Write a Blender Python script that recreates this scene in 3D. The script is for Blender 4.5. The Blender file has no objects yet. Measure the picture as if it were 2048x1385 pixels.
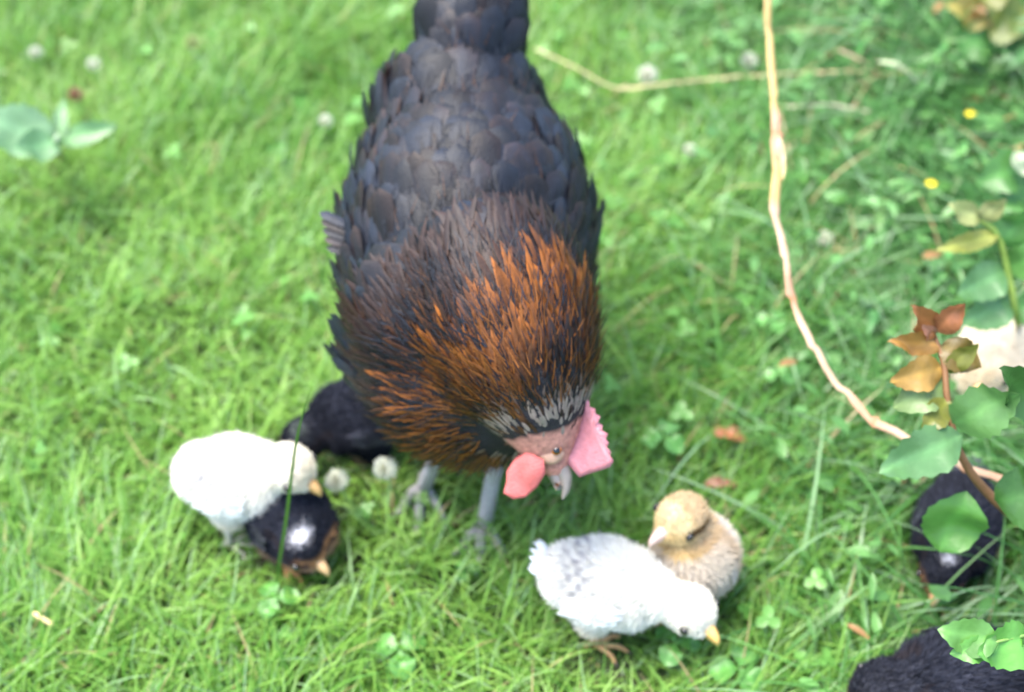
import bpy, bmesh, math, random
import numpy as np
from mathutils import Vector, Matrix

random.seed(7)
rng = np.random.default_rng(11)
S = bpy.context.scene
C = S.collection
rad = math.radians

# ------------------------------------------------------------------ camera, sky, sun, exposure
CAM_H, PITCH, HFOV = 1.0, 47.0, 42.0
cd = bpy.data.cameras.new('camera'); cam = bpy.data.objects.new('camera', cd); C.objects.link(cam)
cam.location = (0, 0, CAM_H); cam.rotation_euler = (rad(90 - PITCH), 0, 0)
cd.sensor_width = 36; cd.lens = 18 / math.tan(rad(HFOV / 2)); cd.clip_start = .02; cd.clip_end = 500
cd.dof.use_dof = True; cd.dof.focus_distance = 0.84; cd.dof.aperture_fstop = 3.6
S.camera = cam

w = bpy.data.worlds.new('World'); S.world = w; w.use_nodes = True
wn = w.node_tree.nodes; wl = w.node_tree.links
sky = wn.new('ShaderNodeTexSky'); sky.sky_type = 'NISHITA'; sky.sun_disc = False
SUN_EL, SUN_AZ = 70.0, -75.0            # azimuth measured from +Y towards +X: behind the hen, from the left
sky.sun_elevation = rad(SUN_EL); sky.sun_rotation = rad(SUN_AZ)
sky.air_density = 1.0; sky.dust_density = 2.5; sky.ozone_density = 1.0
wl.new(sky.outputs[0], wn['Background'].inputs['Color']); wn['Background'].inputs['Strength'].default_value = 0.11
sd = bpy.data.lights.new('sun', 'SUN'); sun = bpy.data.objects.new('sun', sd); C.objects.link(sun)
sd.energy = 1.5; sd.angle = rad(40); sd.color = (1, .955, .88)
sv = Vector((math.sin(rad(SUN_AZ)) * math.cos(rad(SUN_EL)), math.cos(rad(SUN_AZ)) * math.cos(rad(SUN_EL)), math.sin(rad(SUN_EL))))
sun.rotation_euler = sv.to_track_quat('Z', 'Y').to_euler(); sun.location = sv * 5
S.view_settings.view_transform = 'Standard'; S.view_settings.look = 'None'
S.view_settings.gamma = 1; S.view_settings.exposure = 2.52
S.render.engine = 'CYCLES'
S.render.resolution_x = 1024; S.render.resolution_y = 692

# ------------------------------------------------------------------ measuring helpers (reference pixel -> point in the place)
FPX = 1024 / math.tan(rad(HFOV / 2)); cp, sp = math.cos(rad(PITCH)), math.sin(rad(PITCH))
def ray(px, py):
    a, b = (px - 1024) / FPX, (692.5 - py) / FPX
    return np.array((a, cp + b * sp, -sp + b * cp))
def PZ(px, py, z=0.0):
    d = ray(px, py); return np.array((0, 0, CAM_H)) + d * ((z - CAM_H) / d[2])
def PY(px, py, y):
    d = ray(px, py); return np.array((0, 0, CAM_H)) + d * (y / d[1])

# ------------------------------------------------------------------ object helpers
def tag(o, label=None, cat=None, group=None, kind=None):
    for k, v in (('label', label), ('category', cat), ('group', group), ('kind', kind)):
        if v: o[k] = v
    return o
def empty(name, loc, rz=0, **kw):
    o = bpy.data.objects.new(name, None); C.objects.link(o); o.empty_display_size = .02
    o.location = loc; o.rotation_euler = (0, 0, rz); return tag(o, **kw)
def mk(name, V, F, mat, parent=None, col=None, smooth=True, off=None):
    """one mesh object; V (n,3); F (m,k) array or list of lists"""
    V = np.asarray(V, dtype=np.float64)
    if off is not None: V = V - np.asarray(off)
    me = bpy.data.meshes.new(name)
    if isinstance(F, np.ndarray):
        m, k = F.shape
        me.vertices.add(len(V)); me.vertices.foreach_set('co', V.astype(np.float32).ravel())
        me.loops.add(m * k); me.loops.foreach_set('vertex_index', F.astype(np.int32).ravel())
        me.polygons.add(m); me.polygons.foreach_set('loop_start', np.arange(0, m * k, k, dtype=np.int32))
        me.polygons.foreach_set('loop_total', np.full(m, k, dtype=np.int32)); me.update(calc_edges=True)
    else:
        me.from_pydata([tuple(v) for v in V], [], [tuple(f) for f in F]); me.update()
    if smooth: me.polygons.foreach_set('use_smooth', np.ones(len(me.polygons), dtype=bool))
    if col is not None:
        a = me.attributes.new('Col', 'FLOAT_COLOR', 'POINT')
        c = np.ones((len(V), 4), dtype=np.float32); c[:, :3] = col; a.data.foreach_set('color', c.ravel())
    me.materials.append(mat)
    o = bpy.data.objects.new(name, me); C.objects.link(o)
    if parent: o.parent = parent
    return o
def nrm(v): v = np.asarray(v, float); return v / (np.linalg.norm(v, axis=-1, keepdims=True) + 1e-12)

class MB:
    """collects pieces into one mesh"""
    def __init__(s): s.V = []; s.F = []; s.C = []; s.n = 0
    def add(s, V, F, col=(1, 1, 1)):
        V = np.asarray(V, float); s.F += [[i + s.n for i in f] for f in (F.tolist() if isinstance(F, np.ndarray) else F)]
        s.V.append(V); c = np.empty((len(V), 3)); c[:] = col; s.C.append(c); s.n += len(V)
    def build(s, name, mat, parent=None, off=None, smooth=True):
        return mk(name, np.concatenate(s.V), s.F, mat, parent, np.concatenate(s.C), smooth, off)

def tube(pts, radii, sides=8, sub=4):
    P = np.asarray(pts, float); R = np.asarray(radii, float) * np.ones(len(P))
    if sub > 1 and len(P) > 2:                       # Catmull-Rom
        Q = np.vstack([2 * P[0] - P[1], P, 2 * P[-1] - P[-2]]); out = []; rr = []
        for i in range(len(P) - 1):
            for k in range(sub):
                t = k / sub; a, b, c, d = Q[i:i + 4]
                out.append(.5 * (2 * b + (c - a) * t + (2 * a - 5 * b + 4 * c - d) * t * t + (3 * b - a - 3 * c + d) * t ** 3))
                rr.append(R[i] * (1 - t) + R[i + 1] * t)
        out.append(P[-1]); rr.append(R[-1]); P = np.array(out); R = np.array(rr)
    T = nrm(np.gradient(P, axis=0)); ref = np.array((0, 0, 1.)) if abs(T[0][2]) < .9 else np.array((0, 1., 0))
    V = []; n = len(P)
    u = nrm(np.cross(T[0], ref))
    for i in range(n):
        u = nrm(u - T[i] * np.dot(u, T[i])); v = np.cross(T[i], u)
        a = np.arange(sides) * 2 * math.pi / sides
        V.append(P[i] + R[i] * (np.cos(a)[:, None] * u + np.sin(a)[:, None] * v))
    V = np.vstack(V); F = [[i * sides + j, i * sides + (j + 1) % sides, (i + 1) * sides + (j + 1) % sides, (i + 1) * sides + j] for i in range(n - 1) for j in range(sides)]
    F.append(list(range(sides))[::-1]); F.append([(n - 1) * sides + j for j in range(sides)])
    return V, F
def ell(c, r, R=None, nu=16, nv=10):
    V = []; F = []
    for i in range(nv + 1):
        th = math.pi * i / nv
        for j in range(nu):
            ph = 2 * math.pi * j / nu
            V.append((math.sin(th) * math.cos(ph), math.sin(th) * math.sin(ph), math.cos(th)))
    for i in range(nv):
        for j in range(nu):
            F.append([i * nu + j, (i + 1) * nu + j, (i + 1) * nu + (j + 1) % nu, i * nu + (j + 1) % nu])
    V = np.array(V) * np.array(r)
    if R is not None: V = V @ np.asarray(R).T
    return V + np.array(c), F
def rotx(a): c, s = math.cos(a), math.sin(a); return np.array(((1, 0, 0), (0, c, -s), (0, s, c)))
def roty(a): c, s = math.cos(a), math.sin(a); return np.array(((c, 0, s), (0, 1, 0), (-s, 0, c)))
def rotz(a): c, s = math.cos(a), math.sin(a); return np.array(((c, -s, 0), (s, c, 0), (0, 0, 1)))

BLOCK = []       # ellipsoids that grass may not grow through: (centre, rotation, radii)
def fused(name, ells, voxel, smooth_it=8):
    """one continuous skin grown over a set of ellipsoids"""
    b = MB()
    for c, r, R in ells: b.add(*ell(c, r, R))
    o = b.build('temporary', mats['skin']); m = o.modifiers.new('r', 'REMESH'); m.mode = 'VOXEL'; m.voxel_size = voxel
    s = o.modifiers.new('s', 'SMOOTH'); s.iterations = smooth_it; s.factor = .6
    dg = bpy.context.evaluated_depsgraph_get(); me = bpy.data.meshes.new_from_object(o.evaluated_get(dg))
    V = np.empty(len(me.vertices) * 3); me.vertices.foreach_get('co', V); V = V.reshape(-1, 3)
    me.calc_loop_triangles(); T = np.empty(len(me.loop_triangles) * 3, dtype=np.int32); me.loop_triangles.foreach_get('vertices', T); T = T.reshape(-1, 3)
    N = np.empty(len(me.vertices) * 3); me.vertices.foreach_get('normal', N); N = N.reshape(-1, 3)
    bpy.data.objects.remove(o); bpy.data.meshes.remove(me)
    return V, T, N
def scatter(V, T, N, n):
    a, b, c = V[T[:, 0]], V[T[:, 1]], V[T[:, 2]]
    A = np.linalg.norm(np.cross(b - a, c - a), axis=1); i = rng.choice(len(T), n, p=A / A.sum())
    u, v = rng.random((2, n, 1)); f = u + v > 1; u = np.where(f, 1 - u, u); v = np.where(f, 1 - v, v)
    P = a[i] + u * (b[i] - a[i]) + v * (c[i] - a[i])
    Nn = N[T[i, 0]] * (1 - u - v) + N[T[i, 1]] * u + N[T[i, 2]] * v
    return P, nrm(Nn)
def spaced(P, d):
    """keep points at least d apart (d per point)"""
    keep = []; d = d * np.ones(len(P))
    K = np.empty((0, 3)); buf = np.empty((len(P), 3)); k = 0
    for i in range(len(P)):
        if k == 0 or ((buf[:k] - P[i]) ** 2).sum(1).min() > d[i] ** 2:
            buf[k] = P[i]; k += 1; keep.append(i)
    return np.array(keep)

def vanes(root, dirn, norm, L, W, prof, seg=5, cols=3, lift=(0, 0), cup=.15, side_bend=None, colf=None):
    """a field of feathers / blades. returns V, F(quads), t, u per vertex arrays shaped (n, seg+1, cols)"""
    n = len(root); L = (L * np.ones(n))[:, None, None]; W = (W * np.ones(n))[:, None, None]
    l0 = (lift[0] * np.ones(n))[:, None, None]; l1 = (lift[1] * np.ones(n))[:, None, None]
    dirn = nrm(dirn); side = nrm(np.cross(dirn, norm)); norm = np.cross(side, dirn)
    t = np.linspace(0, 1, seg + 1)[None, :, None]; u = np.linspace(-1, 1, cols)[None, None, :]
    wp = np.array([prof(x) for x in np.linspace(0, 1, seg + 1)])[None, :, None]
    X = L * t * (1 - .25 * np.abs(l1) * t * t); Zl = L * (l0 * t + l1 * t * t) + W * cup * wp * (1 - u * u)
    Y = .5 * W * wp * u
    if side_bend is not None: Y = Y + L * side_bend[:, None, None] * t * t
    X, Y, Zl = np.broadcast_arrays(X, Y, Zl)
    V = root[:, None, None, :] + X[..., None] * dirn[:, None, None, :] + Y[..., None] * side[:, None, None, :] + Zl[..., None] * norm[:, None, None, :]
    base = (np.arange(n) * (seg + 1) * cols)[:, None, None]; i = np.arange(seg)[None, :, None]; j = np.arange(cols - 1)[None, None, :]
    a = base + i * cols + j
    F = np.stack([a, a + 1, a + cols + 1, a + cols], -1).reshape(-1, 4)
    T_, U_ = np.broadcast_arrays(t + 0 * base, u + 0 * base.astype(float)); T_ = np.broadcast_to(T_, V.shape[:3]); U_ = np.broadcast_to(U_, V.shape[:3])
    return V.reshape(-1, 3), F, T_, U_

# ------------------------------------------------------------------ materials
def new_mat(name):
    m = bpy.data.materials.new(name); m.use_nodes = True; return m, m.node_tree.nodes, m.node_tree.links, m.node_tree.nodes['Principled BSDF']
def mat_attr(name, rough=.6, spec=.4, sheen=0, sheen_tint=(1, 1, 1), transl=0, noise=0, nscale=60, bump=0, bscale=300, sub=0, coat=0):
    m, N, Lk, b = new_mat(name)
    at = N.new('ShaderNodeAttribute'); at.attribute_name = 'Col'; col = at.outputs['Color']
    if noise:
        tc = N.new('ShaderNodeTexCoord'); nz = N.new('ShaderNodeTexNoise'); nz.inputs['Scale'].default_value = nscale; nz.inputs['Detail'].default_value = 4
        Lk.new(tc.outputs['Object'], nz.inputs['Vector'])
        mr = N.new('ShaderNodeMapRange'); mr.inputs['From Min'].default_value = .25; mr.inputs['From Max'].default_value = .75
        mr.inputs['To Min'].default_value = 1 - noise; mr.inputs['To Max'].default_value = 1 + noise; Lk.new(nz.outputs['Fac'], mr.inputs['Value'])
        mx = N.new('ShaderNodeVectorMath'); mx.operation = 'SCALE'; Lk.new(col, mx.inputs[0]); Lk.new(mr.outputs[0], mx.inputs['Scale']); col = mx.outputs[0]
    Lk.new(col, b.inputs['Base Color']); b.inputs['Roughness'].default_value = rough; b.inputs['Specular IOR Level'].default_value = spec
    b.inputs['Sheen Weight'].default_value = sheen; b.inputs['Sheen Tint'].default_value = (*sheen_tint, 1)
    if sub: b.inputs['Subsurface Weight'].default_value = sub; b.inputs['Subsurface Scale'].default_value = .004; b.inputs['Subsurface Radius'].default_value = (1, .5, .3)
    if bump:
        tc = N.new('ShaderNodeTexCoord'); nz = N.new('ShaderNodeTexNoise'); nz.inputs['Scale'].default_value = bscale; nz.inputs['Detail'].default_value = 3
        Lk.new(tc.outputs['Object'], nz.inputs['Vector']); bp = N.new('ShaderNodeBump'); bp.inputs['Strength'].default_value = bump; bp.inputs['Distance'].default_value = .002
        Lk.new(nz.outputs['Fac'], bp.inputs['Height']); Lk.new(bp.outputs[0], b.inputs['Normal'])
    if transl:
        tr = N.new('ShaderNodeBsdfTranslucent'); Lk.new(col, tr.inputs['Color']); mxs = N.new('ShaderNodeMixShader'); mxs.inputs[0].default_value = transl
        Lk.new(b.outputs[0], mxs.inputs[1]); Lk.new(tr.outputs[0], mxs.inputs[2]); Lk.new(mxs.outputs[0], N['Material Output'].inputs['Surface'])
    return m
mats = {
    'skin': mat_attr('bird_skin', .7, .25, noise=.35, nscale=260, bump=.9, bscale=700),
    'feather': mat_attr('dark_feather', .52, .28, noise=.3, nscale=120, bump=.25, bscale=500),
    'down': mat_attr('chick_down', .85, .15, transl=.25),
    'flesh': mat_attr('comb_flesh', .55, .4, noise=.18, nscale=150, bump=.5, bscale=600, sub=.2),
    'horn': mat_attr('beak_horn', .35, .5, noise=.1),
    'scale': mat_attr('leg_scale', .5, .5, noise=.25, nscale=250, bump=.6, bscale=700),
    'eye': mat_attr('wet_eye', .08, .8),
    'grass': mat_attr('grass_blade', .42, .5, transl=.38),
    'leaf': mat_attr('broad_leaf', .38, .5, transl=.3, noise=.2, nscale=45, bump=.3, bscale=160),
    'stem': mat_attr('plant_stem', .6, .35, noise=.25, nscale=70, bump=.3),
    'petal': mat_attr('white_petal', .7, .2, transl=.25),
    'straw': mat_attr('dry_straw', .6, .35, noise=.18, nscale=60, bump=.3),
}
# soil
m, N, Lk, b = new_mat('soil'); mats['soil'] = m
tc = N.new('ShaderNodeTexCoord'); nz = N.new('ShaderNodeTexNoise'); nz.inputs['Scale'].default_value = 9; nz.inputs['Detail'].default_value = 8
Lk.new(tc.outputs['Object'], nz.inputs['Vector']); cr = N.new('ShaderNodeValToRGB'); Lk.new(nz.outputs['Fac'], cr.inputs[0])
cr.color_ramp.elements[0].color = (.035, .065, .016, 1); cr.color_ramp.elements[0].position = .3
cr.color_ramp.elements[1].color = (.06, .14, .028, 1); cr.color_ramp.elements[1].position = .7
e = cr.color_ramp.elements.new(.5); e.color = (.05, .05, .025, 1)
Lk.new(cr.outputs[0], b.inputs['Base Color']); b.inputs['Roughness'].default_value = .95
n2 = N.new('ShaderNodeTexNoise'); n2.inputs['Scale'].default_value = 120; n2.inputs['Detail'].default_value = 6; Lk.new(tc.outputs['Object'], n2.inputs['Vector'])
bp = N.new('ShaderNodeBump'); bp.inputs['Distance'].default_value = .01; Lk.new(n2.outputs['Fac'], bp.inputs['Height']); Lk.new(bp.outputs[0], b.inputs['Normal'])

# ------------------------------------------------------------------ ground
g = np.concatenate([-np.geomspace(80, 3, 10), np.linspace(-2.5, 2.5, 60), np.geomspace(3, 80, 10)])
def gz(x, y): return .006 * np.sin(3.1 * x + 1) * np.cos(2.7 * y) + .004 * np.sin(9 * x + 5 * y) * (np.hypot(x, y) < 6)
X, Y = np.meshgrid(g, g + 1); Z = gz(X, Y) - .004; n = len(g)
idx = np.arange(n * n).reshape(n, n); F = np.stack([idx[:-1, :-1], idx[:-1, 1:], idx[1:, 1:], idx[1:, :-1]], -1).reshape(-1, 4)
tag(mk('ground', np.stack([X, Y, Z], -1).reshape(-1, 3), F, mats['soil']), kind='structure')

# ================================================================== THE HEN
def rep_col(c, n): return np.tile(np.array(c, float), (n, 1))
hen_loc = PZ(915, 1060, 0); hen_loc[2] = 0
hen = empty('hen', hen_loc, label='large black hen with orange brown neck feathers bending its head to the grass', cat='hen')
HO = hen_loc
HEADC = PY(1096, 882, .620)
NB = np.array((-.012, .715, .275))
hells = [
    ((-.037, .825, .238), (.104, .165, .096), rotx(rad(14))),
    ((-.036, .735, .212), (.094, .082, .080), None),
    ((-.034, .72, .26), (.086, .075, .06), None),
    ((-.046, .93, .272), (.078, .08, .070), rotx(rad(25))),
    ((-.036, .985, .315), (.044, .05, .055), rotx(rad(30))),
    ((-.028, .69, .222), (.078, .064, .070), None),
    ((-.075, .80, .14), (.035, .045, .055), None), ((.0, .79, .14), (.035, .045, .055), None),
]
for k, r in ((0, .072), (.25, .066), (.5, .055), (.72, .042), (.9, .029)):
    c = NB * (1 - k) + HEADC * k + np.array((0, -.004, .02)) * math.sin(math.pi * k)
    hells.append((c, (r, r, r), None))
HF = nrm(PY(1150, 1010, .585) - HEADC)                    # towards the beak tip
camv = nrm(np.array((0, 0, CAM_H)) - HEADC)
HU = nrm(np.cross(HF, camv)); HU = HU if HU[0] > 0 else -HU   # crown points right
HS = np.cross(HF, HU)
RH = np.stack([HF, HU, HS], 1)
def H(f, u, s): return HEADC + HF * f + HU * u + HS * s
hells.append((H(-.002, 0, 0), (.027, .019, .016), RH))
hells.append((H(.016, -.003, 0), (.015, .012, .011), RH))
V, T, N_ = fused('hen', hells, .0045, 10)
BLOCK += [(np.array(c), R if R is not None else np.eye(3), np.array(r) * 1.04) for c, r, R in hells]
dh = np.linalg.norm(V - HEADC, axis=1)
col = np.where((dh < .034)[:, None], np.array((.47, .22, .17)), np.array((.02, .02, .024)))
mk('body', V, T, mats['skin'], hen, col, off=HO)

# feather placement
def flow(P, Nn):
    tail = np.array((-.033, 1.0, .33)); a = nrm(P - HEADC); b = nrm(tail + np.array((0, .08, .03)) - P)
    d = np.linalg.norm(P - HEADC, axis=1)[:, None]; k = np.clip((d - .10) / .12, 0, 1)
    f = a * (1 - k) + b * k + np.array((0, 0, -.15)) * (1 - k)
    f = f - Nn * (f * Nn).sum(1, keepdims=True); return nrm(f)
def jig(D, Nn, amt):
    s = np.cross(Nn, D); return nrm(D + s * rng.normal(0, amt, (len(D), 1)))
round_prof = lambda t: (math.sin(math.pi * min(1, .12 + t * .62)) ** .7) * (1 if t < .8 else math.sqrt(max(.02, 1 - ((t - .8) / .2) ** 2)))
point_prof = lambda t: max(.03, (.35 + 1.3 * t) * (1 - t) ** .55 * 1.35 if t < .97 else .03)

P, Nn = scatter(V, T, N_, 42000)
dH = np.linalg.norm(P - HEADC, axis=1)
ang = P - HEADC
hack = (dH < .155) & (P[:, 1] < .80) & (dH > .025)
bodyf = (~hack) & (dH > .03)
# --- body plumage
Pb, Nb = P[bodyf], Nn[bodyf]
k = spaced(Pb, .0068); Pb, Nb = Pb[k], Nb[k]
D = jig(flow(Pb, Nb), Nb, .16); nb = len(Pb)
wingm = (np.abs(Pb[:, 0] + .035) > .072) & (Pb[:, 1] < .92) & (Pb[:, 2] > .15) & (Pb[:, 2] < .33)
def dark_cols(T_, U_, n, edge=.5):
    base = np.array((.0048, .0068, .0115)) * rng.uniform(.35, 2.3, (n, 1)); base = base[:, None, None, :]
    brown = np.array((.032, .016, .010)) * rng.uniform(.2, 1.5, (n, 1))[:, None, None, :]
    e = np.clip((np.abs(U_) ** 2 * .5 + T_ ** 3 * .6) * edge, 0, 1)[..., None] * (rng.random(n) < .5)[:, None, None, None]
    return (base * (1 - e) + brown * e).reshape(-1, 3)
def plume(name, m, L, W, lift, prof=round_prof, edge=.5, seg=6):
    if not m.any(): return
    n = m.sum(); l = rng.uniform(*L, n); wd = rng.uniform(*W, n)
    V2, F2, T_, U_ = vanes(Pb[m] - Nb[m] * .002, D[m], Nb[m], l, wd, prof, seg, 3, (rng.uniform(*lift, n), rng.uniform(-.16, .02, n)), .13)
    return mk(name, V2, F2, mats['feather'], hen, dark_cols(T_, U_, n, edge), off=HO)
plume('back_plumage', ~wingm & (Nb[:, 2] > -.1), (.030, .044), (.018, .029), (.05, .32))
plume('belly_plumage', ~wingm & (Nb[:, 2] <= -.1), (.03, .04), (.018, .024), (.1, .2))
# --- wings: covert rows and long flight feathers lying along the flanks
for sgn in (-1, 1):
    m = wingm & (np.sign(Pb[:, 0] + .035) == sgn)
    n = m.sum()
    V2, F2, T_, U_ = vanes(Pb[m], D[m] + np.array((.03 * sgn, 0, 0)), Nb[m], rng.uniform(.040, .055, n), rng.uniform(.013, .019, n), round_prof, 6, 3, (rng.uniform(.06, .18, n), rng.uniform(-.14, 0, n)), .14)
    c1 = dark_cols(T_, U_, n, .6) * 1.25
    nf = 11; q = np.linspace(0, 1, nf)
    rt = np.stack([-.035 + sgn * (.104 - .012 * q), .74 + .04 * q, .165 + .09 * q], 1)
    dd = nrm(np.stack([sgn * (-.16 + .06 * (1 - q)), .95 + 0 * q, .12 + .12 * q], 1)); nn = np.stack([sgn * np.ones(nf), 0 * q, .35 + 0 * q], 1)
    V3, F3, T3, U3 = vanes(rt, dd, nn, np.linspace(.11, .14, nf), .022, round_prof, 8, 3, (.02, .02), .1)
    mk('wing', np.vstack([V2, V3]), np.vstack([F2, F3 + len(V2)]), mats['feather'], hen, np.vstack([c1, dark_cols(T3, U3, nf, .4) * 1.1]), off=HO)
# ragged covert sticking out on the photo's left flank
rt = np.array([PY(700 + 6 * i, 455 + 14 * i, .80 - .004 * i) for i in range(5)])
V2, F2, T_, U_ = vanes(rt, np.array([(-1, .55 - .1 * i, .15) for i in range(5)], float), np.tile((0, -.2, 1.), (5, 1)), .030, .009, round_prof, 6, 3, (.1, -.1), .15)
mk('loose_feather', V2, F2, mats['feather'], hen, dark_cols(T_, U_, 5, .8), off=HO)
# --- hackle cape: narrow pointed, orange fringe round a dark streak
Ph, Nh = P[hack], Nn[hack]; dd_ = dH[hack]
k = spaced(Ph, np.where(dd_ < .07, .0021, .0027)); Ph, Nh, dd_ = Ph[k], Nh[k], dd_[k]; n = len(Ph)
D2 = jig(flow(Ph, Nh), Nh, .17)
Lh = np.interp(dd_, (.022, .03, .07, .15), (.010, .017, .036, .050)) * rng.uniform(.8, 1.15, n); Wh = np.interp(dd_, (.03, .15), (.0028, .0052)) * rng.uniform(.6, 1.35, n)
V2, F2, T_, U_ = vanes(Ph - Nh * .001, D2, Nh, Lh, Wh, point_prof, 6, 3, (rng.uniform(.02, .17, n), rng.uniform(-.20, .02, n)), .10, side_bend=rng.normal(0, .10, n))
rr = Ph - HEADC
# how much orange: strongest on the lower left and over the crown of the cape, darker streak down the nape
nape = np.exp(-((Ph[:, 0] - (HEADC[0] + .012)) / .022) ** 2) * (Ph[:, 2] > HEADC[2]) * (dd_ < .075)
amt = np.clip(1.05 - nape * 1.0, 0, 1) * np.clip((.122 - .020 * np.clip((HEADC[0] - .02 - Ph[:, 0]) / .07, 0, 1) + .006 * np.sin(np.arctan2(rr[:, 2], rr[:, 0]) * 5) + rng.normal(0, .006, n) - dd_) / .018, .06, 1) * np.clip(rng.normal(1.0, .2, n), .3, 1.15)
amt *= np.clip(1 - (-.075 - rr[:, 2]) / .03, .2, 1)
orange = np.array((.23, .072, .010)) * rng.uniform(.55, 1.35, (n, 1)) * np.array((1, 1, 1)); brown = np.array((.10, .040, .014)) * rng.uniform(.6, 1.3, (n, 1))
mix = np.clip((dd_ - .045) / .05, 0, 1)[:, None]; oc = (brown * (1 - mix) + orange * mix)[:, None, None, :]
dk = (np.array((.012, .009, .010)) * np.ones((n, 1)))[:, None, None, :]
e = (np.clip(.5 + .5 * np.abs(U_) + .35 * (T_ > .75), 0, 1) * np.clip(T_ * 2.2, .15, 1))[..., None] * amt[:, None, None, None]
pale = (np.clip((.050 - dd_) / .010, 0, 1) * (rng.random(n) < .75))[:, None, None, None]
ch = dk * (1 - e) + oc * e; ch = ch * (1 - pale) + np.array((.24, .19, .16)) * pale
mk('hackle', V2, F2, mats['feather'], hen, ch.reshape(-1, 3), off=HO)
# --- wispy barbs that blur the feather edges
Pw, Nw = scatter(V, T, N_, 26000); dw = np.linalg.norm(Pw - HEADC, axis=1); k = (dw > .05) & ((dw < .15) | (rng.random(len(dw)) < .28)); Pw, Nw, dw = Pw[k], Nw[k], dw[k]; n = len(Pw)
wc = np.array((.008, .0095, .014)) * rng.uniform(.5, 2.0, (n, 1)); ob = (dw < .112 - .020 * np.clip((HEADC[0] - .02 - Pw[:, 0]) / .07, 0, 1) + rng.normal(0, .006, n)) & (Pw[:, 2] > HEADC[2] - .075) & (rng.random(n) < .45); wc[ob] = np.array((.17, .06, .012)) * rng.uniform(.5, 1.4, (ob.sum(), 1))
bw = (~ob) & (rng.random(n) < .10); wc[bw] = (.06, .028, .014)
V2, F2, T_, U_ = vanes(Pw + Nw * rng.uniform(.001, .006, (n, 1)), jig(flow(Pw, Nw), Nw, .35), Nw, rng.uniform(.010, .022, n), .0011, lambda t: 1 - .8 * t, 3, 2, (rng.uniform(.1, .5, n), rng.uniform(-.2, .2, n)), 0)
mk('barbs', V2, F2, mats['feather'], hen, np.repeat(wc, 8, 0), off=HO)
# --- tail: steep fan of broad black feathers, plus coverts
nt = 16; q = np.linspace(-1, 1, nt); q2 = np.tile((0, 1), nt // 2)
rt = np.stack([-.036 + .016 * q, 1.0 + .008 * q2 - .012 * np.abs(q), .325 + 0 * q], 1)
dd = nrm(np.stack([.07 * q + .0, .42 + .05 * q2, .95 - .12 * np.abs(q)], 1)); nn = np.stack([.95 * q, -.9 + .25 * np.abs(q), .35 + 0 * q], 1)
V2, F2, T_, U_ = vanes(rt, dd, nn, np.where(True, .165 - .02 * np.abs(q), 0), .038, round_prof, 9, 5, (0, -.05), .12)
ct = rng.uniform(.5, 1.2, (nt, 1)) * np.array((.012, .016, .02)); mk('tail', V2, F2, mats['feather'], hen, np.repeat(ct, 50, 0), off=HO)
nc = 110; a = rng.uniform(-1, 1, nc); h = rng.random(nc)
rt = np.stack([-.038 + (.042 - .02 * h) * a, .985 - .02 * (1 - np.abs(a)) + .012 * h, .290 + .095 * h - .02 * np.abs(a)], 1)
dd = nrm(np.stack([.10 * a, .42 + 0 * a, .85 + 0 * a], 1)); nn = np.stack([.7 * a, -1 + 0 * a, .3 + 0 * a], 1)
V2, F2, T_, U_ = vanes(rt, dd, nn, rng.uniform(.055, .085, nc), .024, round_prof, 6, 3, (.06, -.10), .18)
mk('tail_coverts', V2, F2, mats['feather'], hen, dark_cols(T_, U_, nc, .35), off=HO)
# --- comb, wattles, earlobes, face, beak, eyes
def plate(outline, th, frame, name, colr, mat, parent, off, s0=0, bend=0):
    o = np.array(outline); n = len(o); c = o.mean(0); V = []
    rings = [(1, .35), (.86, 1), (0.45, 1.25)]
    for sg in (1, -1):
        for k_, tk in rings:
            for p in o: V.append(frame(*(c + (p - c) * k_), s0 + sg * th * tk * .5 + bend * (p[1] - o[:, 1].min()) ** 2))
        V.append(frame(*c, s0 + sg * th * .6 + bend * (c[1] - o[:, 1].min()) ** 2))
    F = []; m_ = 3 * n + 1
    for h_ in (0, 1):
        b0 = h_ * m_
        for r_ in range(2):
            for i in range(n):
                f = [b0 + r_ * n + i, b0 + r_ * n + (i + 1) % n, b0 + (r_ + 1) * n + (i + 1) % n, b0 + (r_ + 1) * n + i]
                F.append(f if h_ else f[::-1])
        for i in range(n):
            f = [b0 + 2 * n + i, b0 + 2 * n + (i + 1) % n, b0 + 3 * n]; F.append(f if h_ else f[::-1])
    for i in range(n): F.append([i, (i + 1) % n, m_ + (i + 1) % n, m_ + i])
    V = np.array(V); return mk(name, V, F, mat, parent, rep_col(colr, len(V)) * (1 + rng.uniform(-.08, .08, (len(V), 1))), off=off)
cx_ = np.linspace(-.028, .028, 19); top_ = .030 + .008 * np.cos(cx_ * 40) ; top_ = top_ + (.0010 + .0008 * np.sin(np.arange(19) * 1.9)) * np.where(np.arange(19) % 2, 1, -1)
comb = [(-.026, .010)] + [(float(a_) + .002, float(t_)) for a_, t_ in zip(cx_, top_)] + [(.029, .011), (.016, .007), (0, .009), (-.014, .010)]
plate([(x * 1.08 + .002, (y - .004) * 1.1 + .003) for x, y in comb], .0045, H, 'comb', (.52, .20, .225), mats['flesh'], hen, HO, s0=.003, bend=12)
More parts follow.
